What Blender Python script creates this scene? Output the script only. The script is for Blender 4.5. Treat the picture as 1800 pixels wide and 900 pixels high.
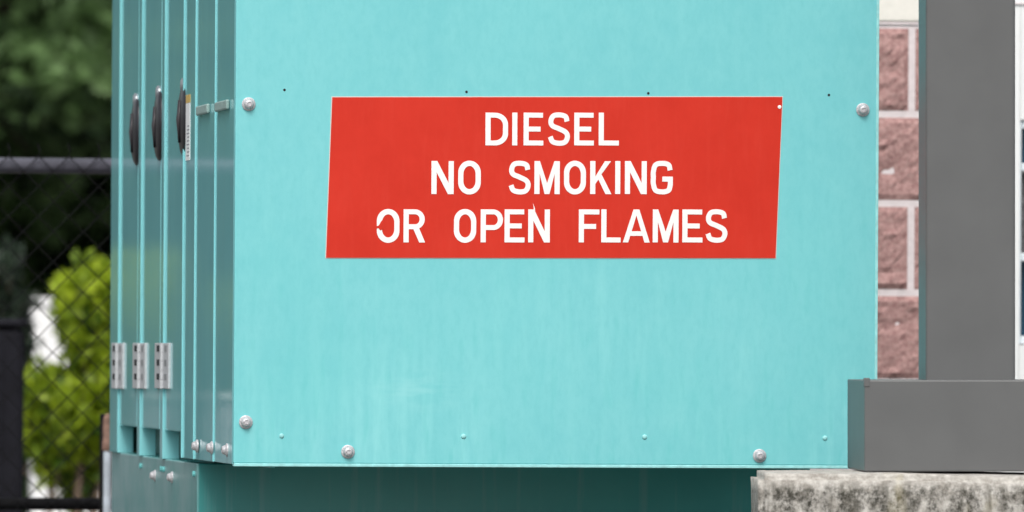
import bpy, bmesh, math, random
import numpy as np
from mathutils import Vector, Matrix, noise
random.seed(7); RNG = np.random.default_rng(11)
for o in list(bpy.data.objects): bpy.data.objects.remove(o)
scene = bpy.context.scene
COL = scene.collection

# ------------------------------------------------------------------ camera
FPX = 15000.0                      # focal length in photo pixels (1800 wide) = 300 mm on 36 mm
YAW, PITCH, ROLL = math.atan(2126/FPX), 156/FPX, 0.0058
ZC = 1.70                          # eye height
fwd = Vector((math.sin(YAW)*math.cos(PITCH), math.cos(YAW)*math.cos(PITCH), math.sin(PITCH)))
hor = Vector((math.cos(YAW), -math.sin(YAW), 0)); upv = hor.cross(fwd)
R_ = hor*math.cos(ROLL) + upv*math.sin(ROLL); U_ = -hor*math.sin(ROLL) + upv*math.cos(ROLL)
def ray(px, py): return fwd + R_*((px-900)/FPX) + U_*((450-py)/FPX)
_r = ray(410, 820)
CAM = Vector((0, 0, 0)) - _r*16.5; ZB = ZC - CAM.z; CAM.z = ZC      # cabinet front-left-bottom corner = (0,0,ZB)
cd = bpy.data.cameras.new('camera'); cam = bpy.data.objects.new('camera', cd); COL.objects.link(cam)
cam.matrix_world = Matrix.Translation(CAM) @ Matrix((R_, U_, -fwd)).transposed().to_4x4()
cd.lens = 300; cd.sensor_width = 36; cd.clip_start = 0.5; cd.clip_end = 2000
cd.dof.use_dof = True; cd.dof.focus_distance = 16.55; cd.dof.aperture_fstop = 7.5
scene.camera = cam

# ------------------------------------------------------------------ light
SUN_EL, SUN_AZ = math.radians(52), math.radians(196)     # azimuth clockwise from +Y
w = bpy.data.worlds.new('World'); scene.world = w; w.use_nodes = True
nt = w.node_tree; nt.nodes.clear()
sky = nt.nodes.new('ShaderNodeTexSky'); sky.sky_type = 'NISHITA'; sky.sun_disc = False
sky.sun_elevation = SUN_EL; sky.sun_rotation = SUN_AZ; sky.dust_density = 4; sky.air_density = 1.0
hs = nt.nodes.new('ShaderNodeHueSaturation'); hs.inputs['Saturation'].default_value = 0.30
bg = nt.nodes.new('ShaderNodeBackground'); bg.inputs['Strength'].default_value = 0.13
wo = nt.nodes.new('ShaderNodeOutputWorld')
nt.links.new(sky.outputs[0], hs.inputs['Color']); nt.links.new(hs.outputs[0], bg.inputs[0]); nt.links.new(bg.outputs[0], wo.inputs[0])
sl = bpy.data.lights.new('sun', 'SUN'); sl.energy = 1.4; sl.angle = math.radians(24); sl.color = (1, .97, .92)
so = bpy.data.objects.new('sun', sl); COL.objects.link(so)
sd = Vector((math.sin(SUN_AZ)*math.cos(SUN_EL), math.cos(SUN_AZ)*math.cos(SUN_EL), math.sin(SUN_EL)))
so.rotation_euler = (-sd).to_track_quat('-Z', 'Y').to_euler()
vs = scene.view_settings; vs.view_transform = 'Standard'; vs.look = 'None'; vs.gamma = 1; vs.exposure = 0.46

# ------------------------------------------------------------------ helpers
def on_y(px, py, Y):               # pixel of the photograph -> point on the upright plane y = Y
    r = ray(px, py); return CAM + r*((Y-CAM.y)/r.y)
def on_x(px, py, X=0.0):           # ... on the plane x = X (the cabinet's long side)
    r = ray(px, py); return CAM + r*((X-CAM.x)/r.x)
def dep(px): return on_x(px, 450).y
def tag(o, label=None, cat=None, group=None, kind=None):
    if label: o['label'] = label
    if cat: o['category'] = cat
    if group: o['group'] = group
    if kind: o['kind'] = kind
    return o
def empty(name, loc, label, cat, group=None):
    o = bpy.data.objects.new(name, None); COL.objects.link(o); o.location = loc
    o.empty_display_size = .1
    return tag(o, label, cat, group)
def link(name, me, mat, parent=None):
    o = bpy.data.objects.new(name, me); COL.objects.link(o)
    if mat is not None:
        me.materials.clear()
        for m in (mat if isinstance(mat, (list, tuple)) else [mat]): me.materials.append(m)
    if parent is not None:
        o.parent = parent
        p = parent; loc = Vector((0, 0, 0))
        while p is not None: loc += p.location; p = p.parent
        o.location = -loc            # meshes are written in world coordinates
    return o
class MB:
    def __init__(s): s.bm = bmesh.new()
    def box(s, a, b, bev=0.0, seg=2, mi=0):
        a = Vector(a); b = Vector(b)
        r = bmesh.ops.create_cube(s.bm, size=1, matrix=Matrix.Translation((a+b)/2) @ Matrix.Diagonal((abs(b.x-a.x), abs(b.y-a.y), abs(b.z-a.z), 1)))
        vs_ = r['verts']
        for f in {f for v in vs_ for f in v.link_faces}: f.material_index = mi
        if bev:
            bmesh.ops.bevel(s.bm, geom=list({e for v in vs_ for e in v.link_edges}), offset=bev, segments=seg, affect='EDGES', profile=.5)
        return s
    def cyl(s, c, axis, r1, r2, h, n=24, mi=0):
        q = Vector(axis).to_track_quat('Z', 'Y').to_matrix().to_4x4()
        r = bmesh.ops.create_cone(s.bm, cap_ends=True, segments=n, radius1=r1, radius2=r2, depth=h,
              matrix=Matrix.Translation(Vector(c)+Vector(axis).normalized()*h/2) @ q)
        for f in {f for v in r['verts'] for f in v.link_faces}: f.material_index = mi
        return s
    def lathe(s, c, axis, prof, n=24):   # prof: (radius, height) pairs
        q = Vector(axis).to_track_quat('Z', 'Y').to_matrix(); c = Vector(c); rings = []
        for (r, h) in prof:
            if r <= 1e-6: rings.append([s.bm.verts.new(c+q@Vector((0, 0, h)))])
            else: rings.append([s.bm.verts.new(c+q@Vector((r*math.cos(2*math.pi*k/n), r*math.sin(2*math.pi*k/n), h))) for k in range(n)])
        for A, B in zip(rings, rings[1:]):
            for k in range(n):
                k2 = (k+1) % n
                vv = [A[k % len(A)], A[k2 % len(A)], B[k2 % len(B)], B[k % len(B)]]
                u = []
                for v in vv:
                    if v not in u: u.append(v)
                if len(u) > 2: s.bm.faces.new(u)
        return s
    def tube(s, pts, rad, n=8, cap=True):
        pts = [Vector(p) for p in pts]; rr = rad if isinstance(rad, (list, tuple)) else [rad]*len(pts); rings = []
        for i, p in enumerate(pts):
            t = (pts[min(i+1, len(pts)-1)] - pts[max(i-1, 0)]).normalized()
            q = t.to_track_quat('Z', 'Y').to_matrix()
            rings.append([s.bm.verts.new(p+q@Vector((rr[i]*math.cos(2*math.pi*k/n), rr[i]*math.sin(2*math.pi*k/n), 0))) for k in range(n)])
        for A, B in zip(rings, rings[1:]):
            for k in range(n): s.bm.faces.new((A[k], A[(k+1) % n], B[(k+1) % n], B[k]))
        if cap: s.bm.faces.new(rings[0][::-1]); s.bm.faces.new(rings[-1])
        return s
    def mesh(s, name, smooth=False):
        bmesh.ops.recalc_face_normals(s.bm, faces=s.bm.faces)
        me = bpy.data.meshes.new(name); s.bm.to_mesh(me); s.bm.free()
        if smooth: me.polygons.foreach_set('use_smooth', [True]*len(me.polygons))
        return me
    def build(s, name, mat, parent=None, smooth=False): return link(name, s.mesh(name, smooth), mat, parent)

# ------------------------------------------------------------------ materials
def newmat(name):
    m = bpy.data.materials.new(name); m.use_nodes = True
    return m, m.node_tree.nodes, m.node_tree.links, m.node_tree.nodes['Principled BSDF']
def plain(name, col, rough=.5, metal=0.0, var=0.0, scale=40, bump=0.0):
    m, N, L, B = newmat(name); B.inputs['Roughness'].default_value = rough; B.inputs['Metallic'].default_value = metal
    B.inputs['Base Color'].default_value = (*col, 1)
    if var or bump:
        tc = N.new('ShaderNodeTexCoord'); nz = N.new('ShaderNodeTexNoise'); nz.inputs['Scale'].default_value = scale; nz.inputs['Detail'].default_value = 6
        L.new(tc.outputs['Object'], nz.inputs['Vector'])
        if var:
            r = N.new('ShaderNodeValToRGB'); L.new(nz.outputs[0], r.inputs[0])
            r.color_ramp.elements[0].position = .3; r.color_ramp.elements[1].position = .7
            r.color_ramp.elements[0].color = (*[c*(1-var) for c in col], 1); r.color_ramp.elements[1].color = (*[min(1, c*(1+var)) for c in col], 1)
            L.new(r.outputs[0], B.inputs['Base Color'])
        if bump:
            b = N.new('ShaderNodeBump'); b.inputs['Strength'].default_value = bump; b.inputs['Distance'].default_value = .002
            L.new(nz.outputs[0], b.inputs['Height']); L.new(b.outputs[0], B.inputs['Normal'])
    return m
def mixer(N, L, fac, a, b, blend='MIX'):
    x = N.new('ShaderNodeMix'); x.data_type = 'RGBA'; x.blend_type = blend
    for sock, v in ((0, fac), (6, a), (7, b)):
        if isinstance(v, (int, float)): x.inputs[sock].default_value = v
        elif isinstance(v, tuple): x.inputs[sock].default_value = (*v, 1)
        else: L.new(v, x.inputs[sock])
    return x.outputs[2]
def noise_fac(N, L, scale, stretch=(1, 1, 1), detail=5, lo=.35, hi=.65, rough=.55, off=(0, 0, 0)):
    tc = N.new('ShaderNodeTexCoord'); mp = N.new('ShaderNodeMapping'); mp.inputs['Scale'].default_value = stretch; mp.inputs['Location'].default_value = off
    nz = N.new('ShaderNodeTexNoise'); nz.inputs['Scale'].default_value = scale; nz.inputs['Detail'].default_value = detail; nz.inputs['Roughness'].default_value = rough
    L.new(tc.outputs['Object'], mp.inputs[0]); L.new(mp.outputs[0], nz.inputs['Vector'])
    mr = N.new('ShaderNodeMapRange'); mr.inputs[1].default_value = lo; mr.inputs[2].default_value = hi
    L.new(nz.outputs[0], mr.inputs[0]); return mr.outputs[0]
def mathn(N, L, op, a, b=None):
    x = N.new('ShaderNodeMath'); x.operation = op; x.use_clamp = False
    for k, v in ((0, a), (1, b)):
        if v is None: continue
        if isinstance(v, (int, float)): x.inputs[k].default_value = v
        else: L.new(v, x.inputs[k])
    return x.outputs[0]
TEAL = (.165, .555, .575)
def chalked_teal():
    m, N, L, B = newmat('chalked_turquoise_paint')
    big = noise_fac(N, L, 2.2, (1, 1, .7), 4)
    c = mixer(N, L, big, (.160, .528, .560), (.186, .566, .592))
    mot = noise_fac(N, L, 22, (1, 1, .8), 9, .40, .62, .72, off=(1, 7, 3))
    c = mixer(N, L, mathn(N, L, 'MULTIPLY', mot, .62), c, (.205, .585, .605))
    mot2 = noise_fac(N, L, 75, (1, 1, .5), 8, .46, .70, .75, off=(6, 1, 8))
    c = mixer(N, L, mathn(N, L, 'MULTIPLY', mot2, .55), c, (.138, .500, .525))
    # weather streaks: thin, upright, denser low on the sheet (run-off chalk)
    streak = noise_fac(N, L, 34, (1, 1, .10), 5, .46, .72)
    tc = N.new('ShaderNodeTexCoord'); sp = N.new('ShaderNodeSeparateXYZ'); L.new(tc.outputs['Object'], sp.inputs[0])
    low = N.new('ShaderNodeMapRange'); low.inputs[1].default_value = ZB+.62; low.inputs[2].default_value = ZB+.02
    low.inputs[3].default_value = .10; low.inputs[4].default_value = .75
    L.new(sp.outputs[2], low.inputs[0])
    brk = noise_fac(N, L, 5, (1, 1, .6), 4, .38, .62, off=(3, 1, 7))
    f = mathn(N, L, 'MULTIPLY', mathn(N, L, 'MULTIPLY', streak, low.outputs[0]), brk)
    f = mathn(N, L, 'MULTIPLY', f, .75)
    c = mixer(N, L, f, c, (.30, .70, .70))
    deep = noise_fac(N, L, 60, (1, 1, .16), 4, .55, .8, off=(9, 2, 4))
    c = mixer(N, L, mathn(N, L, 'MULTIPLY', mathn(N, L, 'MULTIPLY', deep, low.outputs[0]), .75), c, (.10, .50, .50))
    grn = noise_fac(N, L, 3.1, (1, 1, .8), 5, .46, .64, off=(2.3, 0, 5.1))
    c = mixer(N, L, mathn(N, L, 'MULTIPLY', mathn(N, L, 'MULTIPLY', grn, low.outputs[0]), .4), c, (.12, .54, .54))
    # rubbed pale swirl low left of centre
    p = on_y(735, 685, 0); d = N.new('ShaderNodeVectorMath'); d.operation = 'SUBTRACT'; d.inputs[1].default_value = p
    L.new(tc.outputs['Object'], d.inputs[0])
    sc = N.new('ShaderNodeVectorMath'); sc.operation = 'MULTIPLY'; sc.inputs[1].default_value = (9, 1, 22); L.new(d.outputs[0], sc.inputs[0])
    ln = N.new('ShaderNodeVectorMath'); ln.operation = 'LENGTH'; L.new(sc.outputs[0], ln.inputs[0])
    mr = N.new('ShaderNodeMapRange'); mr.inputs[1].default_value = 1.1; mr.inputs[2].default_value = .2; L.new(ln.outputs['Value'], mr.inputs[0])
    sw = noise_fac(N, L, 30, (.35, 1, 1.6), 4, .45, .62, off=(1, 5, 2))
    c = mixer(N, L, mathn(N, L, 'MULTIPLY', mathn(N, L, 'MULTIPLY', mr.outputs[0], sw), .42), c, (.30, .66, .67))
    speck = noise_fac(N, L, 260, (1, 1, 1), 2, .70, .78, off=(4, 4, 4))
    c = mixer(N, L, mathn(N, L, 'MULTIPLY', speck, .35), c, (.33, .68, .69))
    L.new(c, B.inputs['Base Color'])
    B.inputs['Roughness'].default_value = .55; B.inputs['Specular IOR Level'].default_value = .35
    bf = noise_fac(N, L, 420, (1, 1, 1), 3, 0, 1)
    b = N.new('ShaderNodeBump'); b.inputs['Strength'].default_value = .08; b.inputs['Distance'].default_value = .001
    L.new(bf, b.inputs['Height']); L.new(b.outputs[0], B.inputs['Normal'])
    return m
def gloss_teal():
    m, N, L, B = newmat('glossy_turquoise_paint')
    f = noise_fac(N, L, 3, (1, 1, .4), 4)
    c = mixer(N, L, f, (.24, .625, .665), (.265, .66, .695))
    st = noise_fac(N, L, 50, (1, .35, .06), 4, .5, .75)
    c = mixer(N, L, mathn(N, L, 'MULTIPLY', st, .25), c, (.27, .58, .59))
    L.new(c, B.inputs['Base Color']); B.inputs['Specular IOR Level'].default_value = .24
    rr = noise_fac(N, L, 8, (1, .5, .4), 4, .3, .7)
    mr = N.new('ShaderNodeMapRange'); mr.inputs[3].default_value = .06; mr.inputs[4].default_value = .11; L.new(rr, mr.inputs[0])
    L.new(mr.outputs[0], B.inputs['Roughness'])
    return m
def tank_teal():
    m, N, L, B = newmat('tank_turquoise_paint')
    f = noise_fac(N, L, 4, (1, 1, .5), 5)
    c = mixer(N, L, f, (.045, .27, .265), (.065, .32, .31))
    st = noise_fac(N, L, 40, (1, .5, .05), 5, .55, .8)
    c = mixer(N, L, mathn(N, L, 'MULTIPLY', st, .35), c, (.28, .42, .43))
    # the long side (x near 0) carries a painted grey sheen, as if mirroring pale surroundings
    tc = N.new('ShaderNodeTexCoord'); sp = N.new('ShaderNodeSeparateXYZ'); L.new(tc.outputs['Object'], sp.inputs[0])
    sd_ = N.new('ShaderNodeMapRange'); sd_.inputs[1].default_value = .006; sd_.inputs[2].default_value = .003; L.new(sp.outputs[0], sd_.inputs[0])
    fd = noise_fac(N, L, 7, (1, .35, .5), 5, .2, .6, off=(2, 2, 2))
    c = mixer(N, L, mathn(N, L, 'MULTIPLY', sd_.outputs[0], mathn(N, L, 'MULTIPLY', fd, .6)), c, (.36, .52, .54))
    L.new(c, B.inputs['Base Color']); B.inputs['Roughness'].default_value = .26
    return m
def red_paint():
    m, N, L, B = newmat('red_sign_enamel')
    f = noise_fac(N, L, 9, (1, 1, .8), 8, .35, .65, .7)
    c = mixer(N, L, f, (.55, .026, .012), (.60, .032, .016))
    st = noise_fac(N, L, 90, (1, 1, .12), 4, .5, .8)
    c = mixer(N, L, mathn(N, L, 'MULTIPLY', st, .3), c, (.61, .050, .030))
    L.new(c, B.inputs['Base Color']); B.inputs['Roughness'].default_value = .55; B.inputs['Specular IOR Level'].default_value = .2
    return m
def galv():
    m, N, L, B = newmat('galvanised_steel')
    f = noise_fac(N, L, 300, (1, 1, 1), 3)
    c = mixer(N, L, f, (.38, .38, .40), (.60, .59, .61)); L.new(c, B.inputs['Base Color'])
    B.inputs['Metallic'].default_value = .25; B.inputs['Roughness'].default_value = .5
    return m
def concrete():
    m, N, L, B = newmat('weathered_concrete')
    base = noise_fac(N, L, 42, (1, 1, 1.3), 10, .36, .64, .72)
    c = mixer(N, L, base, (.27, .25, .22), (.58, .56, .52))
    geo = N.new('ShaderNodeNewGeometry'); sn = N.new('ShaderNodeSeparateXYZ'); L.new(geo.outputs['Position'], sn.inputs[0])
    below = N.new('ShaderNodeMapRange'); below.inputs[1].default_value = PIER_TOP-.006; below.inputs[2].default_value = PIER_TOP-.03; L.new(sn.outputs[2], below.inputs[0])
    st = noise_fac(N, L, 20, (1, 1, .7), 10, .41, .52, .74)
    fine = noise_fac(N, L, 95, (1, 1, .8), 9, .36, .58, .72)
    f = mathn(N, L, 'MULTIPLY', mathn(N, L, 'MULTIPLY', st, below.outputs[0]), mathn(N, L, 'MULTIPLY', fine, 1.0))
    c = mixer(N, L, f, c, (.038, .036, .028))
    run = noise_fac(N, L, 60, (1, 1, .12), 5, .52, .7, off=(2, 9, 1))
    c = mixer(N, L, mathn(N, L, 'MULTIPLY', mathn(N, L, 'MULTIPLY', run, below.outputs[0]), .6), c, (.07, .065, .05))
    ye = noise_fac(N, L, 9, (1, 1, .35), 5, .6, .72, off=(5, 0, 3))
    c = mixer(N, L, mathn(N, L, 'MULTIPLY', ye, .45), c, (.36, .31, .15))
    L.new(c, B.inputs['Base Color']); B.inputs['Roughness'].default_value = .9
    bf = noise_fac(N, L, 130, (1, 1, 1), 7, .2, .8)
    b = N.new('ShaderNodeBump'); b.inputs['Strength'].default_value = .5; b.inputs['Distance'].default_value = .003
    L.new(bf, b.inputs['Height']); L.new(b.outputs[0], B.inputs['Normal'])
    return m
def block_mat():
    m, N, L, B = newmat('pink_split_face_block')
    a = noise_fac(N, L, 85, (1, 1, 1), 8, .36, .64, .7)
    c = mixer(N, L, a, (.29, .152, .145), (.50, .31, .29))
    s = noise_fac(N, L, 120, (1, 1, 1), 3, .55, .7, off=(3, 3, 3))
    c = mixer(N, L, mathn(N, L, 'MULTIPLY', s, .6), c, (.16, .075, .07))
    s2 = noise_fac(N, L, 100, (1, 1, 1), 3, .60, .70, off=(8, 3, 1))
    c = mixer(N, L, mathn(N, L, 'MULTIPLY', s2, .08), c, (.62, .42, .39))
    L.new(c, B.inputs['Base Color']); B.inputs['Roughness'].default_value = .95
    return m
def leaf_mat(name, c1, c2, trans=.35):
    m, N, L, B = newmat(name); N.remove(B)
    out = [n for n in N if n.type == 'OUTPUT_MATERIAL'][0]
    oi = N.new('ShaderNodeAttribute'); oi.attribute_name = 'tint'
    c = mixer(N, L, oi.outputs['Fac'], c1, c2)
    d = N.new('ShaderNodeBsdfPrincipled'); t = N.new('ShaderNodeBsdfTranslucent'); mx = N.new('ShaderNodeMixShader'); mx.inputs[0].default_value = trans
    d.inputs['Roughness'].default_value = .5
    L.new(c, d.inputs['Base Color']); L.new(c, t.inputs['Color']); L.new(d.outputs[0], mx.inputs[1]); L.new(t.outputs[0], mx.inputs[2]); L.new(mx.outputs[0], out.inputs[0])
    return m
# levels shared by materials and geometry
Y_PIER, Y_POST = -1.12, -0.90
PIER_TOP = on_y(1700, 832, Y_POST).z
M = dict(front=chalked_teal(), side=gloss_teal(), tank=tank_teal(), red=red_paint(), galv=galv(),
    edge=plain('pale_worn_turquoise_edge', (.30, .66, .66), .5, var=.15, scale=60),
    rim=plain('turquoise_return_paint', (.15, .53, .53), .4, var=.08, scale=20),
    white=plain('white_sign_lettering', (.86, .85, .83), .5, var=.03, scale=90),
    pale=plain('pale_sign_border', (.62, .60, .55), .6),
    dark=plain('dark_interior', (.02, .05, .05), .8),
    hole=plain('dark_hole', (.012, .015, .018), .9),
    black=plain('black_plastic', (.014, .014, .018), .3, var=.2, scale=80),
    lock=plain('grey_lock_metal', (.30, .32, .34), .35, .5),
    hinge=plain('bright_zinc', (.50, .52, .54), .4, var=.12, scale=200),
    tab=plain('grey_tab', (.27, .39, .37), .6, var=.15, scale=80),
    grey=plain('grey_post_paint', (.103, .106, .107), .45, var=.07, scale=9, bump=.12),
    conc=concrete(), block=block_mat(),
    mortar=plain('pale_mortar', (.70, .62, .63), .95, var=.08, scale=70, bump=.4),
    cream=plain('cream_cast_stone', (.80, .76, .70), .85, var=.04, scale=50, bump=.3),
    wall=plain('white_wall_paint', (.82, .82, .82), .7, var=.02),
    frame=plain('white_window_frame', (.74, .80, .84), .5),
    mesh=plain('black_fence_vinyl', (.007, .007, .008), .6),
    rail=plain('grey_fence_rail', (.10, .10, .125), .4, var=.25, scale=12),
    char=plain('charcoal_paint', (.011, .011, .015), .85, var=.25, scale=14),
    pvc=plain('pale_blue_grey_plastic', (.48, .54, .60), .5, var=.2, scale=30),
    deep=plain('deep_turquoise_recess', (.02, .15, .14), .6),  # cabinet teal darkened to paint in the shade of the door slots
    bark=plain('dark_bark', (.05, .038, .03), .9, var=.35, scale=30, bump=.8),
    rust=plain('rusty_brown_paint', (.20, .115, .085), .7, var=.35, scale=60),
    label=plain('white_label', (.82, .84, .84), .5), orange=plain('amber_label', (.62, .42, .10), .5), ink=plain('label_ink', (.25, .27, .30), .7),
    twig=plain('shrub_bark', (.16, .11, .08), .9, var=.3, scale=60))
def glass_mat():
    m, N, L, B = newmat('blue_window_glass'); B.inputs['Base Color'].default_value = (.018, .06, .10, 1); B.inputs['Roughness'].default_value = .06
    return m
for k_ in ('mesh', 'char'): M[k_].node_tree.nodes['Principled BSDF'].inputs['Specular IOR Level'].default_value = .15
M['glass'] = glass_mat(); M['screen'] = plain('grey_window_vent', (.09, .09, .095), .6, var=.4, scale=60)

# ------------------------------------------------------------------ setting
gm, N, L, B = newmat('pale_gravelly_concrete_ground')
f = noise_fac(N, L, 6, (1, 1, 1), 8); c = mixer(N, L, f, (.11, .105, .095), (.17, .165, .15)); L.new(c, B.inputs['Base Color']); B.inputs['Roughness'].default_value = .95
tag(MB().box((-300, -200, -.3), (300, 400, 0)).build('ground', gm), kind='structure')

# ------------------------------------------------------------------ the generator cabinet
W = on_y(1543, 330, 0).x; D = dep(199); ZT = ZB + 1.55
gen = empty('diesel_generator', (W/2, D/2, 0), 'turquoise metal diesel generator cabinet with three hinged side doors and bolted front', 'generator')
front = MB().box((0, 0, ZB+.006), (W, .022, ZT), .0022).build('front_panel', M['front'], gen)
MB().box((.001, -.0012, ZB), (W-.001, .024, ZB+.0062), .001, 1).build('bottom_hem', M['edge'], gen)
MB().box((W-.0045, -.0015, ZB+.0065), (W+.001, .004, ZT-.003), .0006, 1).build('edge_trim', M['edge'], gen)
# shell behind the sheet (floor, back, right side, roof) leaves the door recess dark
sh = MB()
sh.box((.085, .0245, ZB+.010), (W-.004, D-.01, ZB+.03))
sh.box((W-.02, .0245, ZB+.032), (W-.004, D-.01, ZT-.02)); sh.box((.031, D-.03, ZB-.003), (W-.022, D-.012, ZT-.02))
sh.box((.075, .0245, ZB-.003), (.084, D-.032, ZT-.02))
sh.build('shell', M['rim'], gen)
rf = MB().box((-.03, -.03, ZT+.002), (W+.03, D+.03, ZT+.05), .012, 3).build('roof', M['side'], gen)
d380, d348, d329 = dep(378), dep(346), dep(328)
# end housing side sheets, each stepping 3-4 mm further out
def sidesheet(name, y0, y1, x, z0=ZB+.004, z1=ZT-.002, t=.012, mat='side'):
    return MB().box((x, y0, z0), (x+t, y1, z1), .0011, 2).build(name, M[mat], gen)
sidesheet('side_panel', .023, d380, 0.0)
sidesheet('side_panel', d380, d348, -.0026)
sidesheet('side_panel', d348, d329, -.0054)
# door posts with forward-facing returns
posts_px = [(292, .055), (251.5, .055), (212.5, None)]
py0 = []
for px, wd in posts_px:
    y0 = dep(px); y1 = D if wd is None else y0+wd
    py0.append((y0, y1))
    MB().box((-.0055, y0, ZB-.004), (.03, y1, ZT-.002), .0012, 2).build('door_post', M['side'], gen)
jamb = MB().box((-.0088, d329+.001, ZB+.004), (.02, d329+.013, ZT-.002), .001).build('door_post', M['side'], gen)
starts = [d329+.014, py0[0][1], py0[1][1]]; ends = [py0[0][0], py0[1][0], py0[2][0]]
# per door: handle (px centre, top y, bottom y) and hinge (px left, right)
hand = [((310, 328), 150, 277), ((268, 283), 163, 284), ((229, 242), 176, 292)]
hing = [(279, 302), (240, 260.5), (200, 221)]
for k in range(3):
    y0, y1 = starts[k], ends[k]
    gap = .018 if k == 0 else .05
    zdoor = on_x(308, 772).z if k == 0 else ZB+.058
    zdoor = ZB+.056
    dr = MB().box((-.0015, y0+gap, zdoor), (.016, y1-.004, ZT-.01), .0025, 2).build('door', M['side'], gen)
    MB().box((.060, y0, ZB-.003), (.066, y1, ZT-.012)).build('door_stop', M['deep'], gen)
    (xa, xb), ya, yb = hand[k]
    ym = on_x((xa+xb)/2+2, 200, -.007).y; zt = on_x((xa+xb)/2, ya).z; zb = on_x((xa+xb)/2, yb).z
    zc, hz = (zt+zb)/2, (zt-zb)/2; hy = .055
    # long oval paddle handle: lens-shaped dome with a rim
    bm = bmesh.new(); prof = [(1.0, -.001), (1.0, -.005), (.90, -.0095), (.72, -.0125), (.45, -.0145), (.0, -.0155)]; rings = []
    for s_, xo in prof:
        if s_ == 0: rings.append([bm.verts.new((xo, ym, zc))]); continue
        rings.append([bm.verts.new((xo, ym+hy*s_*math.copysign(abs(math.cos(a))**.9, math.cos(a)), zc+hz*s_*math.sin(a))) for a in [2*math.pi*i/36 for i in range(36)]])
    for A_, B_ in zip(rings, rings[1:]):
        for i in range(36):
            vv = []
            for v in (A_[i % len(A_)], A_[(i+1) % 36 % len(A_)], B_[(i+1) % 36 % len(B_)], B_[i % len(B_)]):
                if v not in vv: vv.append(v)
            bm.faces.new(vv)
    mb = MB(); mb.bm.free(); mb.bm = bm
    h_ = mb.build('handle', M['black'], dr, smooth=True)
    mb = MB(); mb.tube([(-.0145, ym-.012, zc+hz*.55), (-.0162, ym-.012, zc), (-.0145, ym-.012, zc-hz*.62)], [.004, .0055, .003], 10)
    mb.build('paddle', plain('worn_black_plastic', (.045, .04, .045), .35), dr, smooth=True)
    MB().lathe((-.0015, ym+.03, zc+hz-.003), (-1, 0, 0), [(.016, 0), (.016, .004), (.011, .007), (0, .008)]).build('lock', M['lock'], dr, smooth=True)  # grey cap added as the highlight on the handle's upper tip
    # hinge: two leaves, knuckles, dark screw slots
    xa, xb = hing[k]; ya_ = dep(xb); yb_ = dep(xa) if k < 2 else D-.05
    zt = on_x((xa+xb)/2, 603).z; zb = on_x((xa+xb)/2, 683).z
    yp = py0[k][0]
    leaf = MB()
    leaf.box((-.0062, ya_, zb), (.003, yp-.003, zt), .0012)
    leaf.box((-.0074, yp-.001, zb), (-.005, yb_, zt), .0012)
    n = 5
    for i in range(n):
        z0 = zb+(zt-zb)*i/n; z1 = zb+(zt-zb)*(i+1)/n
        leaf.cyl((-.0078, yp-.004, z0+.0006), (0, 0, 1), 0.0042, 0.0042, z1-z0-.0012, 14)
    hg = leaf.build('hinge', M['hinge'], dr)
    for i in range(3):
        zz = zb+(zt-zb)*(.26+.31*i)
        for (yy, xx) in ((ya_+(yp-ya_)*.45, -.0060), (yp+(yb_-yp)*.5, -.0074)):
            wd_, mt_ = (.020, 'lock') if yy < yp else (.024, 'hole')
            MB().box((xx-.0012, yy-wd_, zz-.0065), (xx+.001, yy+wd_, zz+.0065), .0005, 1).build('hinge_screw', M[mt_], hg)
# raised tabs and the data sticker
for (xa, ya, xb, yb) in ((353, 196, 372, 189), (384, 189, 404, 182)):
    pa, pb = on_x(xa, ya), on_x(xb, yb); zz = (pa.z+pb.z)/2
    x0 = -.0026 if xa < 370 else 0
    MB().box((x0-.008, pb.y, zz-.010), (x0-.0003, pa.y, zz+.009), .003).build('tab', M['tab'], gen)
ys0, ys1 = dep(337.5), dep(330.5); zs1 = on_x(334, 167).z; zs0 = on_x(334, 282).z
stk = MB().box((-.0064, ys0, zs0), (-.0055, ys1, zs1-.017)).build('sticker', M['label'], gen)
MB().box((-.0064, ys0, zs1-.0165), (-.0055, ys1, zs1)).build('sticker_heading', M['orange'], stk)
mb = MB()
for i in range(9): mb.box((-.0067, ys0+.008, zs0+.008+.0075*i), (-.0065, ys1-.02-.008*(i % 3), zs0+.0105+.0075*i))
mb.build('sticker_print', M['ink'], stk)
# fasteners
def bolt_mb(p, ax, r):
    mb = MB(); mb.lathe(p, ax, [(r, -.001), (r, .0022), (r*.86, .0034), (r*.74, .0036), (r*.70, .0070), (r*.55, .0105), (r*.30, .0120), (r*.27, .0108), (0, .0108)], 28); return mb
for px, py in ((437, 183), (1516.5, 193), (432, 742), (611.5, 794), (1335, 801)):
    bolt_mb(on_y(px, py, 0), (0, -1, 0), .0132).build('bolt', M['galv'], gen)
for px, py in ((495, 766), (815, 767), (1133, 768), (1450, 770)):
    MB().lathe(on_y(px, py, 0), (0, -1, 0), [(.0048, -.001), (.0048, .001), (.003, .0022), (0, .0025)], 14).build('screw', M['edge'], gen, smooth=True)
for px, py in ((500, 158), (820, 161.5), (1139.5, 164), (1457, 167)):
    MB().lathe(on_y(px, py, 0), (0, -1, 0), [(.0026, -.002), (.0026, .0004), (0, .0005)], 12).build('screw_hole', M['hole'], gen)
for px, py in ((347, 784), (373, 787), (400, 791)):
    x0 = {347: -.0054, 373: -.0026, 400: 0}[px]
    bolt_mb(on_x(px, py, x0), (-1, 0, 0), .013).build('bolt', M['galv'], gen, smooth=True)
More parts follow.
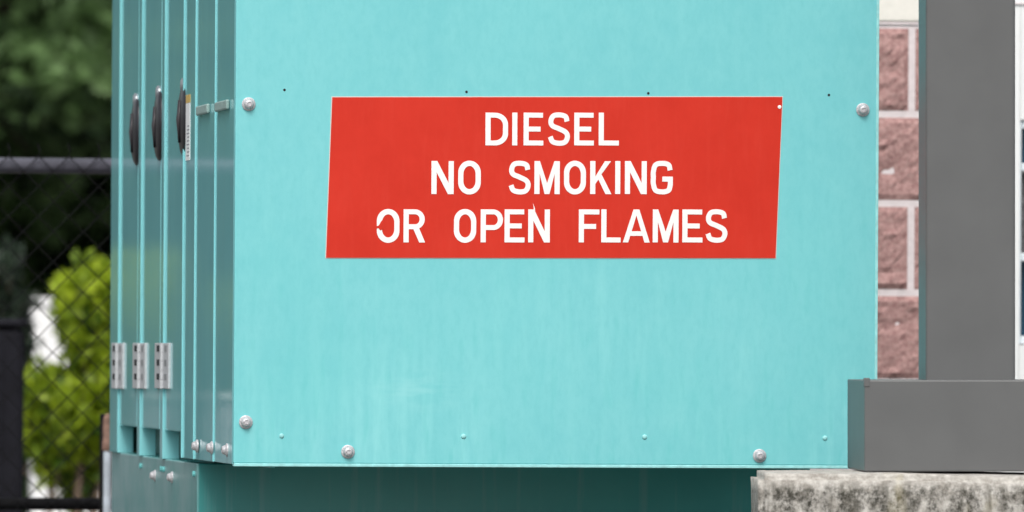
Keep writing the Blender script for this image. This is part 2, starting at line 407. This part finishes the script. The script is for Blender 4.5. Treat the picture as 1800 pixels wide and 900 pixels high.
# fuel tank under the cabinet, set back from the front
d_t = dep(348); zt_ = ZB-.004
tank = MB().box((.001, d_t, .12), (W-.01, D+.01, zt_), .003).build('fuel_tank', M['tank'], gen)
for px, py in ((273, 836), (303, 839)):
    bolt_mb(on_x(px, py, .001), (-1, 0, 0), .012).build('bolt', M['galv'], tank, smooth=True)
for y_ in (py0[0][0]+.02, py0[0][0]+.07, py0[1][0]+.02, d_t+.05):
    MB().lathe((.001, y_, zt_-.022), (-1, 0, 0), [(.006, 0), (.006, .004), (0, .005)], 12).build('screw', M['rim'], tank)
MB().box((-.004, d_t+.02, .06), (W, D, .119), .004).build('skid', M['dark'], gen)
MB().box((-.3, d_t-.3, .0005), (W+.3, D+.3, .059), .01).build('concrete_pad', gm, gen)

# ------------------------------------------------------------------ warning sign
c4 = [on_y(584, 171, 0), on_y(1375, 170.5, 0), on_y(1363, 453.5, 0), on_y(573, 453, 0)]
ctr = sum(c4, Vector())/4
sign = empty('warning_sign', (ctr.x, 0, ctr.z), 'red warning sign with white capital lettering fixed to the turquoise cabinet front', 'sign')
def plate(c, y0, y1):
    bm = bmesh.new(); a = [bm.verts.new((p.x, y0, p.z)) for p in c]; b = [bm.verts.new((p.x, y1, p.z)) for p in c]
    bm.faces.new(a); bm.faces.new(b[::-1])
    for i in range(4): bm.faces.new((a[i], a[(i+1) % 4], b[(i+1) % 4], b[i]))
    mb = MB(); mb.bm.free(); mb.bm = bm; return mb
grow = [ctr+(p-ctr)+Vector(((.0016 if p.x > ctr.x else -.0016), 0, (.0016 if p.z > ctr.z else -.0016))) for p in c4]
plate(grow, -.0006, -.0001).build('sign_border', M['pale'], sign)
plate(c4, -.0016, -.0007).build('sign_plate', M['red'], sign)
def catmull(P, n=8):
    P = [Vector((p[0], p[1])) for p in P]; Q = [P[0]*2-P[1]]+P+[P[-1]*2-P[-2]]; out = []
    for i in range(1, len(Q)-2):
        a, b, c, d = Q[i-1:i+3]
        for k in range(n):
            t = k/n; out.append(.5*((2*b)+(c-a)*t+(2*a-5*b+4*c-d)*t*t+(3*b-a-3*c+d)*t**3))
    return out+[P[-1]]
def stroke(P, s):
    Lf, Rt = [], []
    for i, p in enumerate(P):
        t1 = (P[i]-P[i-1]).normalized() if i else None; t2 = (P[i+1]-P[i]).normalized() if i < len(P)-1 else None
        t1 = t1 or t2; t2 = t2 or t1
        n1 = Vector((-t1.y, t1.x)); n2 = Vector((-t2.y, t2.x)); m_ = (n1+n2).normalized(); k = s/2/max(.4, m_.dot(n1))
        Lf.append(p+m_*k); Rt.append(p-m_*k)
    return [Lf+Rt[::-1]]
def rrect(x0, y0, x1, y1, rx, ry, corners='all', n=10):
    pts = []
    for (cx, cy, a0, key) in ((x1-rx, y0+ry, -90, 'r'), (x1-rx, y1-ry, 0, 'r'), (x0+rx, y1-ry, 90, 'l'), (x0+rx, y0+ry, 180, 'l')):
        if corners == 'right' and key == 'l': pts.append((x0, y1 if a0 == 90 else y0)); continue
        for k in range(n+1):
            a = math.radians(a0+90*k/n); pts.append((cx+rx*math.cos(a), cy+ry*math.sin(a)))
    return pts
def glyph(ch, w):
    s = .158; h = .150
    if ch == 'I': return [[(0, 0), (w, 0), (w, 1), (0, 1)]]
    if ch == 'L': return [[(0, 0), (w, 0), (w, h), (s, h), (s, 1), (0, 1)]]
    if ch == 'E': return [[(0, 0), (w, 0), (w, h), (s, h), (s, .425), (w*.86, .425), (w*.86, .425+h), (s, .425+h), (s, 1-h), (w*.98, 1-h), (w*.98, 1), (0, 1)]]
    if ch == 'F': return [[(0, 0), (s, 0), (s, .41), (w*.84, .41), (w*.84, .41+h), (s, .41+h), (s, 1-h), (w, 1-h), (w, 1), (0, 1)]]
    if ch == 'N': return [[(0, 0), (s, 0), (s, .66), (w-s*1.12, 0), (w, 0), (w, 1), (w-s, 1), (w-s, .34), (s*1.12, 1), (0, 1)]]
    if ch == 'M': return [[(0, 0), (s, 0), (s, .62), (w/2-.075, 0), (w/2+.075, 0), (w-s, .62), (w-s, 0), (w, 0), (w, 1), (w-s*1.05, 1), (w/2, .33), (s*1.05, 1), (0, 1)]]
    if ch == 'K': return [[(0, 0), (s, 0), (s, .30), (.25, .445), (w-.185, 0), (w, 0), (.345, .60), (w-.02, 1), (w-.205, 1), (s, .53), (s, 1), (0, 1)]]
    if ch == 'A': return [[(0, 0), (.165, 0), (.225, .2), (w-.225, .2), (w-.165, 0), (w, 0), (w/2+.09, 1), (w/2-.09, 1)], [(.268, .34), (w-.268, .34), (w/2, .82)]]
    if ch == 'D': return [rrect(0, 0, w, 1, .40, .36, 'right'), rrect(s, h, w-s, 1-h, .25, .23, 'right')]
    if ch == 'O': return [rrect(0, -.012, w, 1.012, w/2-.001, .36), rrect(s, h, w-s, 1-h, (w-2*s)/2-.001, .25)]
    if ch == 'P':
        return [[(0, 0), (s, 0), (s, .375)]+rrect(s, .375, w, 1, .30, .3125, 'right')[:-2]+[(0, 1)], rrect(s, .375+h, w-s, 1-h, .14, .162, 'right')]
    if ch == 'R':
        arc = [p for p in rrect(s, .40, w-.01, 1, .30, .30, 'right')[:-2] if p[0] > .47 or p[1] > .9]
        return [[(0, 0), (s, 0), (s, .40), (.30, .40), (w-.175, 0), (w+.005, 0), (.478, .415)]+arc+[(0, 1)], rrect(s, .40+h, w-s-.01, 1-h, .13, .15, 'right')]
    if ch == 'S':
        P = [(w-s/2-.015, .735), (w*.79, .885), (w/2, 1.008-h/2), (w*.23, .895), (s/2+.005, .735), (w*.20, .60), (w/2, .51), (w*.80, .405), (w-s/2, .265), (w*.77, .105), (w/2, h/2-.008), (w*.21, .115), (s/2-.01, .265)]
        return stroke(catmull(P), s*.97)
    if ch == 'G':
        P = [(w-s/2-.01, .725), (w*.80, .885), (w/2+.01, 1.008-h/2), (w*.22, .885), (s/2, .68), (s/2, .5), (s/2, .32), (w*.22, .115), (w/2+.01, h/2-.008), (w*.80, .115), (w-s/2, .28)]
        return stroke(catmull(P)+[Vector((w-s/2, .455)), Vector((w*.52, .455))], s*.97)
LINES = [(198, 255.5, [('D', 853, 893), ('I', 900, 909), ('E', 920, 955), ('S', 963, 1002), ('E', 1009, 1044), ('L', 1052, 1088)]),
 (283, 341, [('N', 758, 797.5), ('O', 805, 845), ('S', 894, 933), ('M', 939, 984), ('O', 991, 1030), ('K', 1037, 1075), ('I', 1081, 1090), ('N', 1098, 1137), ('G', 1143.5, 1183)]),
 (368, 426, [('O', 662, 702), ('R', 709, 747), ('O', 797.5, 837), ('P', 844.5, 884), ('E', 886.5, 922), ('N', 928, 966.5), ('F', 1017, 1053.5), ('L', 1056.5, 1091), ('A', 1094.5, 1142.5), ('M', 1147, 1193), ('E', 1199, 1235), ('S', 1240, 1279)])]
words = []
for yt, yb, chars in LINES:
    cur = [chars[0]]
    for a, b in zip(chars, chars[1:]):
        if b[1]-a[2] > 25: words.append((yt, yb, cur)); cur = []
        cur.append(b)
    words.append((yt, yb, cur))
for yt, yb, chars in words:
    cu = bpy.data.curves.new('lettering', 'CURVE'); cu.dimensions = '2D'; cu.fill_mode = 'BOTH'; cu.extrude = .0002
    H = on_y(950, yt, 0).z-on_y(950, yb, 0).z
    for ch, xa, xb in chars:
        base = on_y(xa, yb, 0)
        for cont in glyph(ch, (xb-xa)/(yb-yt)):
            sp = cu.splines.new('POLY'); sp.points.add(len(cont)-1); sp.use_cyclic_u = True
            for i, p in enumerate(cont): sp.points[i].co = (base.x+p[0]*H, base.z+p[1]*H, 0, 1)
    tmp = bpy.data.objects.new('tmp', cu); COL.objects.link(tmp)
    me = bpy.data.meshes.new_from_object(tmp.evaluated_get(bpy.context.evaluated_depsgraph_get()))
    bpy.data.objects.remove(tmp); bpy.data.curves.remove(cu)
    me.transform(Matrix.Translation((0, -.0020, 0)) @ Matrix.Rotation(math.pi/2, 4, 'X')); me.name = 'lettering'
    link('lettering', me, M['white'], sign)
def flake(name, pts, mat, y0=-.0027, y1=-.0023):
    bm = bmesh.new(); q = [on_y(x, y, 0) for x, y in pts]
    a = [bm.verts.new((p.x, y0, p.z)) for p in q]; b = [bm.verts.new((p.x, y1, p.z)) for p in q]
    bm.faces.new(a); bm.faces.new(b[::-1])
    for i in range(len(q)): bm.faces.new((a[i], a[(i+1) % len(q)], b[(i+1) % len(q)], b[i]))
    mb = MB(); mb.bm.free(); mb.bm = bm; return mb.build(name, mat, sign)
flake('paint_chip', [(661, 398), (666, 396), (669, 390), (674, 384), (675, 397), (673, 403), (668, 405), (665, 401), (661, 402)], M['red'])
flake('scratch', [(936.5, 357), (940, 366), (940.5, 374), (939, 381), (937, 374), (938, 366)], M['white'], -.0021, -.0017)
MB().lathe(on_y(1370, 188, 0), (0, -1, 0), [(.0036, .001), (.0036, .0024), (0, .003)], 12).build('rivet', M['white'], sign)

# ------------------------------------------------------------------ grey steel post on its concrete pier
PHI, LEAN = math.radians(-6.0), -.0052
Q = on_y(1706, 748, Y_POST)
RM = Matrix.Rotation(PHI, 4, 'Z') @ Matrix.Rotation(LEAN, 4, 'Y'); PM = Matrix.Translation(Q) @ RM; PI_ = PM.inverted()
def loc(px, py, ly):               # pixel -> the post's own frame, on its plane y = ly
    c = PI_ @ CAM; r = RM.inverted().to_3x3() @ ray(px, py); return c+r*((ly-c.y)/r.y)
xl, xr = loc(1627.5, 400, 0).x, loc(1785, 400, 0).x; cw = xr-xl; cxp = (xl+xr)/2
ly = -.1
for _ in range(5): bxl = loc(1519.5, 750, ly).x; bw = 2*(cxp-bxl); ly = -(bw-cw)/2
zbt = loc(1700, 668.3, ly).z; zbb = loc(1700, 829, ly).z
post = empty('steel_post', Q, 'square grey painted steel post rising from a wide box base on the stained concrete pier', 'post')
post.rotation_euler = (0, LEAN, PHI)
def local(o): o.location = (0, 0, 0); return o
local(MB().box((xl, 0, zbt-.02), (xr, cw, 2.6), .006, 3).build('column', M['grey'], post))
local(MB().box((bxl, ly, zbb), (bxl+bw, ly+bw, zbt), .0022, 2).build('base_cover', M['grey'], post))
local(MB().box((bxl-.0012, ly-.0012, zbt-.012), (bxl+.010, ly+.012, zbt+.004), .001).build('seam_clip', M['grey'], post))
pyf = ly-.17; pxl = loc(1344, 880, pyf).x; pw = 2*(cxp-pxl); pdp = .52; pt = zbb-.001; pb = -Q.z
bm = bmesh.new(); r = bmesh.ops.create_cube(bm, size=1, matrix=Matrix.Translation((pxl+pw/2, pyf+pdp/2, (pt+pb)/2)) @ Matrix.Diagonal((pw, pdp, pt-pb, 1)))
bmesh.ops.bevel(bm, geom=[e for e in bm.edges if all(v.co.z > pt-.01 for v in e.verts) or abs(e.verts[0].co.z-e.verts[1].co.z) > .5], offset=.012, segments=4, affect='EDGES')
bmesh.ops.subdivide_edges(bm, edges=[e for e in bm.edges if e.calc_length() > .2], cuts=60, use_grid_fill=True)
for v in bm.verts:
    n_ = noise.noise(v.co*9)*.0035+noise.noise(v.co*38)*.0018
    if v.co.z > pb+.05:
        v.co += Vector((n_*.6, n_*.6, min(0, n_)*1.0-.0004))
        # the top falls away gently to the right, leaving a dark gap under the base
        if v.co.z > pt-.05: v.co.z -= max(0, (v.co.x-bxl-.06))*.020
mb = MB(); mb.bm.free(); mb.bm = bm
pier = mb.build('concrete_pier', M['conc'], None, smooth=True)
pier.location = Q; pier.rotation_euler = (0, LEAN, math.radians(-8.3))
tag(pier, 'low weathered concrete pier with dark stains carrying the grey steel post', 'pier')

# ------------------------------------------------------------------ block building behind
YW = 3.15
bl = empty('block_building', (W, YW, 0), 'pink split face block building with cream band and white window behind the cabinet', 'building')
zr = [on_y(1580, y, YW).z for y in (44, 199.5, 356, 514.5)]; ch_ = (zr[0]-zr[3])/3
bwid = ch_*2; jx = on_y(1602.5, 120, YW).x; jt = .0165
xw0, xw1 = W-1.1, on_y(1712, 300, YW).x
bm = bmesh.new()
row = -6
z_top = zr[0]
def block(x0, x1, z0, z1):
    nx, nz = max(2, int((x1-x0)/.012)), 15; g = []
    for j in range(nz+1):
        rw = []
        for i in range(nx+1):
            u, v = i/nx, j/nz; x = x0+(x1-x0)*u; z = z0+(z1-z0)*v
            e = min(u*(x1-x0), (1-u)*(x1-x0), v*(z1-z0), (1-v)*(z1-z0)); k = min(1, e/.012)
            p = Vector((x, 0, z))
            d = .003+.007*k*(.75+noise.noise(p*14)+.7*noise.noise(p*42)+.45*noise.noise(p*90))
            rw.append(bm.verts.new((x, YW-d, z)))
        g.append(rw)
    for j in range(nz):
        for i in range(nx): bm.faces.new((g[j][i], g[j][i+1], g[j+1][i+1], g[j+1][i]))
    for e in (g[0], g[-1], [r_[0] for r_ in g], [r_[-1] for r_ in g]):
        bk = [bm.verts.new((v.co.x, YW+.01, v.co.z)) for v in e]
        for i in range(len(e)-1): bm.faces.new((e[i], e[i+1], bk[i+1], bk[i]))
for k in range(12):
    z1 = z_top-k*ch_-jt/2; z0 = z1-ch_+jt
    if z0 < .02: break
    off = 0 if k % 2 == 0 else bwid/2
    x = jx+off-8*bwid
    while x < xw1:
        a, b = max(x+jt/2, xw0), min(x+bwid-jt/2, xw1)
        if b-a > .03: block(a, b, z0, z1)
        x += bwid
mb = MB(); mb.bm.free(); mb.bm = bm
mb.build('block_wall', M['block'], bl)
MB().box((xw0, YW-.0025, 0.001), (xw1+.002, YW+.2, z_top)).build('mortar_bed', M['mortar'], bl)
zc0 = on_y(1580, 38, YW).z
cb = MB()
for i in range(8):
    x0 = jx-.12-i*.6; 
    if x0+.59 > xw0: cb.box((max(x0, xw0), YW-.007, zc0), (min(x0+.594, xw1), YW+.15, zc0+.20), .004)
cb.build('cream_band', M['cream'], bl)
MB().box((xw0, YW, zc0+.204), (xw1, YW+.2, 3.6)).build('upper_wall', M['cream'], bl)
MB().box((xw0, YW-.006, z_top+.001), (xw1, YW+.15, zc0-.001)).build('band_joint', M['mortar'], bl)
# white painted bay to the right with a window
wx0 = on_y(1787.5, 400, YW).x; wz1 = on_y(1795, 211, YW).z; wz0 = on_y(1795, 606, YW).z; wx1 = wx0+.9; xe = xw1+3
wb = MB(); wb.box((xw1+.003, YW-.03, .001), (wx0, YW+.2, 3.6)); wb.box((wx1, YW-.03, .001), (xe, YW+.2, 3.6))
wb.box((wx0+.001, YW-.03, wz1), (wx1-.001, YW+.2, 3.6)); wb.box((wx0+.001, YW-.03, .001), (wx1-.001, YW+.2, wz0))
wb.build('painted_wall', M['wall'], bl)
MB().box((xw1+.01, YW-.034, on_y(1795, 9, YW).z), (xe, YW-.031, on_y(1795, 6, YW).z)).build('wall_groove', M['mortar'], bl)
za, zb_ = on_y(1795, 294, YW).z, on_y(1795, 452, YW).z
wf = MB(); fw = .005
wf.box((wx0+.001, YW-.025, wz0+.001), (wx0+fw, YW+.1, wz1-.001), .002); wf.box((wx1-fw, YW-.025, wz0+.001), (wx1-.001, YW+.1, wz1-.001), .002)
for zz in (wz0+.011, zb_, za, wz1-.011): wf.box((wx0+fw+.001, YW-.022, zz-.009), (wx1-fw-.001, YW+.1, zz+.009), .002)
win = wf.build('window', M['frame'], bl)
MB().box((wx0+fw, YW+.02, za+.01), (wx1-fw, YW+.03, wz1-.021)).build('pane', M['glass'], win)
MB().box((wx0+fw, YW+.02, wz0+.021), (wx1-fw, YW+.03, zb_-.01)).build('pane', M['glass'], win)
vt = MB()
for i in range(10):
    z = zb_+.012+(za-zb_-.024)*i/10; vt.box((wx0+fw, YW+.01+.004*(i % 2), z), (wx1-fw, YW+.03, z+(za-zb_-.024)/10-.0015))
vt.build('vent', M['screen'], win)

# ------------------------------------------------------------------ chain link fence
YF = 3.85
zt_f = on_y(100, 291, YF).z; zm_f = on_y(100, 886, YF).z
fx0, fx1 = -2.6, W-1.15+1.0
fence = empty('chain_link_fence', ((fx0+fx1)/2, YF, 0), 'black chain link fence with grey top rail behind the turquoise cabinet', 'fence')
pitch = .0718; wr = .0018; mb = MB(); nseg = int((zt_f+.05-.06)/(pitch/2))
nw = int((fx1-fx0)/pitch*2)
for k in range(nw):
    x0 = fx0+pitch*.5*(k+.5); pts = []
    for i in range(nseg+1):
        sx = 1 if ((i+k) % 2 == 0) else -1
        pts.append((x0+sx*pitch*.25*.99, YF+sx*.0025, .06+i*pitch/2))
    mb.tube(pts, wr, 5)
    if k % 2: continue
    tx, ty, tz = pts[-1]; mb.tube([(tx, ty, tz), (tx+.003, ty, tz+.014), (tx-.003, ty, tz+.03)], wr*1.1, 5)
mb.build('wire_mesh', M['mesh'], fence)
MB().tube([(fx0, YF+.025, zt_f), (fx1, YF+.025, zt_f)], .0185, 16).build('top_rail', M['rail'], fence, smooth=True)
MB().tube([(fx0, YF+.022, zm_f), (fx1, YF+.022, zm_f)], .015, 14).build('middle_rail', M['mesh'], fence, smooth=True)
pc = on_y(-150, 700, YF+.07).x
for x in (pc, pc-1.9):
    mb = MB(); mb.lathe((x, YF+.075, 0), (0, 0, 1), [(.044, 0), (.044, zt_f-.02), (.05, zt_f-.02), (.05, zt_f+.01), (.03, zt_f+.035), (0, zt_f+.042)], 22)
    mb.build('fence_post', M['mesh'], fence)
# rusty capped stake beside the fence
p = on_y(188, 757, YF-.12)
rp = empty('rusty_standpipe', (p.x, p.y, 0), 'rusty brown capped standpipe low beside the cabinet in front of the chain link fence', 'pipe')
zt1 = on_y(188, 726, YF-.12).z; zb1 = on_y(188, 792, YF-.12).z
MB().lathe((p.x+.002, p.y, zb1), (0, 0, 1), [(.0125, 0), (.0135, .003), (.0135, (zt1-zb1)*.25), (.0115, (zt1-zb1)*.27), (.0115, (zt1-zb1)*.8), (.0075, (zt1-zb1)*.96), (0, zt1-zb1)], 20).build('cap', M['rust'], rp, smooth=True)
MB().lathe((p.x+.002, p.y, 0), (0, 0, 1), [(.010, 0), (.010, zb1-.0005)], 18).build('pipe', M['pvc'], rp, smooth=True)
ps = on_y(180.5, 740, YF-.03)
tag(MB().lathe((ps.x, ps.y, 0), (0, 0, 1), [(.0068, 0), (.0068, on_y(180, 732, YF-.03).z), (.005, on_y(180, 728, YF-.03).z), (0, on_y(180, 727, YF-.03).z)], 12).build('steel_stake', M['mesh']), 'thin black steel stake upright against the fence beside the rusty standpipe', 'stake')
# dark utility box close behind the fence
YU = 7.2; ux1 = on_y(43, 700, YU).x; uz = on_y(20, 560, YU).z
ub = empty('utility_box', (ux1-.3, YU+.25, 0), 'dark charcoal utility box close behind the fence at the left edge', 'box')
MB().box((ux1-.62, YU, .001), (ux1, YU+.5, uz-.025), .02, 3).build('body', M['char'], ub)
MB().box((ux1-.635, YU-.012, uz-.0245), (ux1+.008, YU+.508, uz), .012, 3).build('lid', M['char'], ub)
MB().box((ux1-.50, YU-.004, .3), (ux1-.06, YU-.0005, uz-.08), .001).build('door', M['char'], ub)

# ------------------------------------------------------------------ foliage
def leaves_mesh(name, P, Nrm, size, tint, aspect=.55):
    """P: n x 3 centres, Nrm: n x 3 leaf directions; each leaf a folded six-point blade"""
    n = len(P); d = Nrm/np.linalg.norm(Nrm, axis=1, keepdims=True)
    rnd = RNG.normal(size=(n, 3)); s = np.cross(d, rnd); s /= np.linalg.norm(s, axis=1, keepdims=True); q = np.cross(s, d)
    L_ = size[:, None]; Wd = L_*aspect*.5
    v = np.stack([P-d*L_*.5, P-d*L_*.05+s*Wd+q*L_*.08, P+d*L_*.5-q*L_*.06, P-d*L_*.05-s*Wd+q*L_*.08], 1).reshape(-1, 3)
    me = bpy.data.meshes.new(name); me.vertices.add(4*n); me.vertices.foreach_set('co', v.ravel())
    idx = np.arange(4*n).reshape(n, 4); f = np.concatenate([idx[:, [0, 1, 2]], idx[:, [0, 2, 3]]], 1).ravel()
    me.loops.add(6*n); me.loops.foreach_set('vertex_index', f.astype(np.int32))
    me.polygons.add(2*n); me.polygons.foreach_set('loop_start', np.arange(0, 6*n, 3, dtype=np.int32)); me.polygons.foreach_set('loop_total', np.full(2*n, 3, dtype=np.int32))
    at = me.attributes.new('tint', 'FLOAT', 'POINT'); at.data.foreach_set('value', np.repeat(tint, 4).astype(np.float32))
    me.update(); me.validate(); return me
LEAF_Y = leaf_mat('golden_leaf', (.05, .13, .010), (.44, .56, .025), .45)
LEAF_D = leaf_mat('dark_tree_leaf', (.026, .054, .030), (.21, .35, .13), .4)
def shrub(lobes, root, label, n_per=1500, mat=None, name='golden_shrub', group='golden shrubs behind the fence'):
    """lobes: (centre, rx, rz) clumps of leafy sprigs"""
    t = empty(name, root, label, 'shrub', group); Ps, Ds, Ts = [], [], []
    st = MB(); r0 = Vector(root)
    for c, rx, rz in lobes:
        c = Vector(c); mid = (r0+c)/2+Vector((random.uniform(-.05, .05), random.uniform(-.05, .05), .1))
        st.tube([r0+Vector((random.uniform(-.04, .04), 0, .0)), mid, c], [.022, .014, .006], 7)
        ns = int(n_per*rx*rz/.05)//30
        for _ in range(ns):
            a = RNG.normal(size=3); a /= np.linalg.norm(a); rr = RNG.uniform(.55, 1.0)**.6
            tip = np.array(c)+a*rr*np.array((rx, rx, rz)); up = a*.5+np.array((0, 0, .9)); up /= np.linalg.norm(up)
            ln = RNG.uniform(.07, .16); m = 26
            u = RNG.uniform(0, 1, m); sp = tip-up*ln*(1-u)[:, None]+RNG.normal(size=(m, 3))*.018
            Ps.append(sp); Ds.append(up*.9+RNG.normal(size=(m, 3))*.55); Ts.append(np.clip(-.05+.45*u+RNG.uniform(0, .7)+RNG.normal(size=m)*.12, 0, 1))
            st.tube([Vector(tip-up*ln*1.6), Vector(tip-up*.01)], [.003, .0012], 4)
    P_ = np.concatenate(Ps); D_ = np.concatenate(Ds); T_ = np.concatenate(Ts)
    cr = leaves_mesh('crown', P_, D_, RNG.uniform(.036, .062, len(P_)), T_)
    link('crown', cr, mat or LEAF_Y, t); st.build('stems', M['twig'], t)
    return t
YS = 13.0
def S(px, py, dy=0): return on_y(px, py, YS+dy)
k = 1/505
shrub([(S(165, 540), .165, .185), (S(230, 580, .1), .2, .22), (S(96, 712), .19, .165), (S(195, 690, .05), .20, .22), (S(140, 800, .1), .13, .10), (S(310, 620), .25, .35)], (S(112, 800).x, YS, 0),
   'bright yellow green shrub behind the fence, directly left of the cabinet', 4200)
# a second, seen mirrored in the glossy doors
def mirrored(px, py, Y): p = on_y(px, py, Y); return Vector((-p.x, p.y, p.z))
shrub([(mirrored(300, 520, YS), .17, .17), (mirrored(240, 520, YS+.1), .17, .17), (mirrored(200, 540, YS), .2, .2), (mirrored(392, 530, YS), .06, .10)], (mirrored(270, 520, YS).x, YS, 0),
   'yellow green shrub behind the fence seen only as a reflection in the cabinet doors', 4200)
YD = 15.5
shrub([(on_y(8, 500, YD), .13, .17), (on_y(-20, 640, YD), .16, .2), (on_y(42, 590, YD), .035, .07), (on_y(20, 720, YD), .05, .12)], (on_y(0, 700, YD).x, YD, 0),
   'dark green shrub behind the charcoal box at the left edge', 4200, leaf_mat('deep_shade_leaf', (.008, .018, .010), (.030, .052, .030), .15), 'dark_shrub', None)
# white wall of the yard beyond the shrub
YV = 18.0
vz = on_y(90, 528, YV).z; vx = on_y(58, 700, YV).x
ww = empty('white_wall', (vx+1.5, YV, 0), 'white painted yard wall behind the yellow green shrub', 'wall')
MB().box((vx, YV, .001), (vx+3, YV+.15, vz-.03), .012).build('wall', M['wall'], ww)
MB().box((vx+.004, YV-.012, vz-.028), (vx+3.05, YV+.18, vz+.01), .012).build('coping', M['wall'], ww)
# pale low wall out of frame, mirrored in the gloss of the cabinet's long side
YL = 8.0
a_, b_ = mirrored(407, 700, YL), mirrored(298, 700, YL); lt = mirrored(350, 693, YL).z
lw = empty('low_wall', ((a_.x+b_.x)/2, YL, 0), 'low pale grey rendered wall with white coping, seen reflected in the cabinet side', 'wall')
MB().box((min(a_.x, b_.x)-.02, YL, .001), (max(a_.x, b_.x), YL+.2, lt-.014), .004).build('wall', plain('pale_mauve_render', (.42, .38, .42), .9, var=.1, scale=15), lw)
MB().box((min(a_.x, b_.x)-.04, YL-.02, lt-.013), (max(a_.x, b_.x)+.02, YL+.22, lt), .004).build('coping', M['wall'], lw)

def tree_meshes(seed, h=8.5, cb=2.5, R=2.3, nb=150, per=200):
    rng = np.random.default_rng(seed); Ps, Ds, Ts = [], [], []; st = MB()
    st.tube([(0, 0, 0), (.05, 0, h*.35), (0, .06, h*.7), (.02, 0, h)], [.19, .15, .08, .02], 10)
    for b in range(nb):
        z0 = cb+(h-cb)*(b/nb)**1.05; f_ = (z0-cb)/(h-cb); reach = R*(1-f_)**.7*rng.uniform(.55, 1.08)+.15
        az = b*2.39996+rng.normal()*.3; dr_ = np.array((math.cos(az), math.sin(az), rng.uniform(-.16, .12)))
        base = np.array((0, 0, z0)); tip = base+dr_*reach; tip[2] -= .10*reach
        st.tube([Vector(base), Vector((base+tip)/2+np.array((0, 0, .07*reach))), Vector(tip)], [.03*(1-f_)+.008, .016, .004], 5)
        u = rng.uniform(.18, 1.0, per); u = u**.75
        side = np.array((-dr_[1], dr_[0], 0)); wv = rng.normal(size=per)*(.08+.16*np.sin(np.pi*np.clip(u, 0, 1)))*min(1.2, reach)
        pt_ = base+(tip-base)*u[:, None]+side*wv[:, None]+np.array((0, 0, 1))*(.07*reach*4*u*(1-u)+rng.normal(size=per)*.05-abs(wv)*.25)[:, None]
        Ps.append(pt_); Ds.append(dr_*.7+side*np.sign(wv)[:, None]*.6+rng.normal(size=(per, 3))*.4-np.array((0, 0, .2)))
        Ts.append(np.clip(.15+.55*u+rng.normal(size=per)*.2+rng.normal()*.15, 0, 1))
    P_ = np.concatenate(Ps); D_ = np.concatenate(Ds); T_ = np.concatenate(Ts)
    return st.mesh('trunk'), leaves_mesh('crown', P_, D_, rng.uniform(.10, .19, len(P_)), T_, .5)
kinds = [tree_meshes(3), tree_meshes(5, 9.5, 2.6, 2.6), tree_meshes(8, 5.2, .25, 2.0, 200, 150)]
spots = [(0, 1.2, 26.0, 0, 'tall dark tree with green boughs above the fence, nearest the cabinet edge'),
         (1, -2.6, 26.8, 70, 'tall dark tree further left behind the fence, outside the left edge'),
         (1, 4.6, 27.4, 150, 'tall dark tree behind the turquoise cabinet, hidden but for its reach'),
         (2, .6, 29.0, 20, 'bushy dark evergreen filling the shade under the tall tree'),
         (2, -1.9, 29.6, 110, 'bushy dark evergreen further left in the shade behind the fence'),
         (2, 3.2, 29.8, 200, 'bushy dark evergreen right of the shaded gap behind the cabinet'),
         (2, -4.6, 29.2, 300, 'bushy dark evergreen at the far left of the row'),
         (2, -.6, 27.2, 60, 'bushy dark evergreen nearest the fence in the shaded gap'),
         (2, 1.9, 31.0, 130, 'bushy dark evergreen deep behind the fence beside the cabinet edge'),
         (1, -.6, 33.0, 220, 'tall dark tree at the back of the grove'),
         (0, -6.0, 27.0, 260, 'tall dark tree at the far left end of the grove'),
         (1, 3.0, 34.0, 40, 'tall dark tree at the back of the grove behind the cabinet')]
for kd, x, y, rz, lab in spots:
    t = empty('evergreen_tree', (x, y, 0), lab, 'tree', 'dark trees behind the fence'); t.rotation_euler.z = math.radians(rz); t.location.y += 9; t.location.x += .8; t.scale = (1.25,)*3 if kd < 2 else (1.1,)*3
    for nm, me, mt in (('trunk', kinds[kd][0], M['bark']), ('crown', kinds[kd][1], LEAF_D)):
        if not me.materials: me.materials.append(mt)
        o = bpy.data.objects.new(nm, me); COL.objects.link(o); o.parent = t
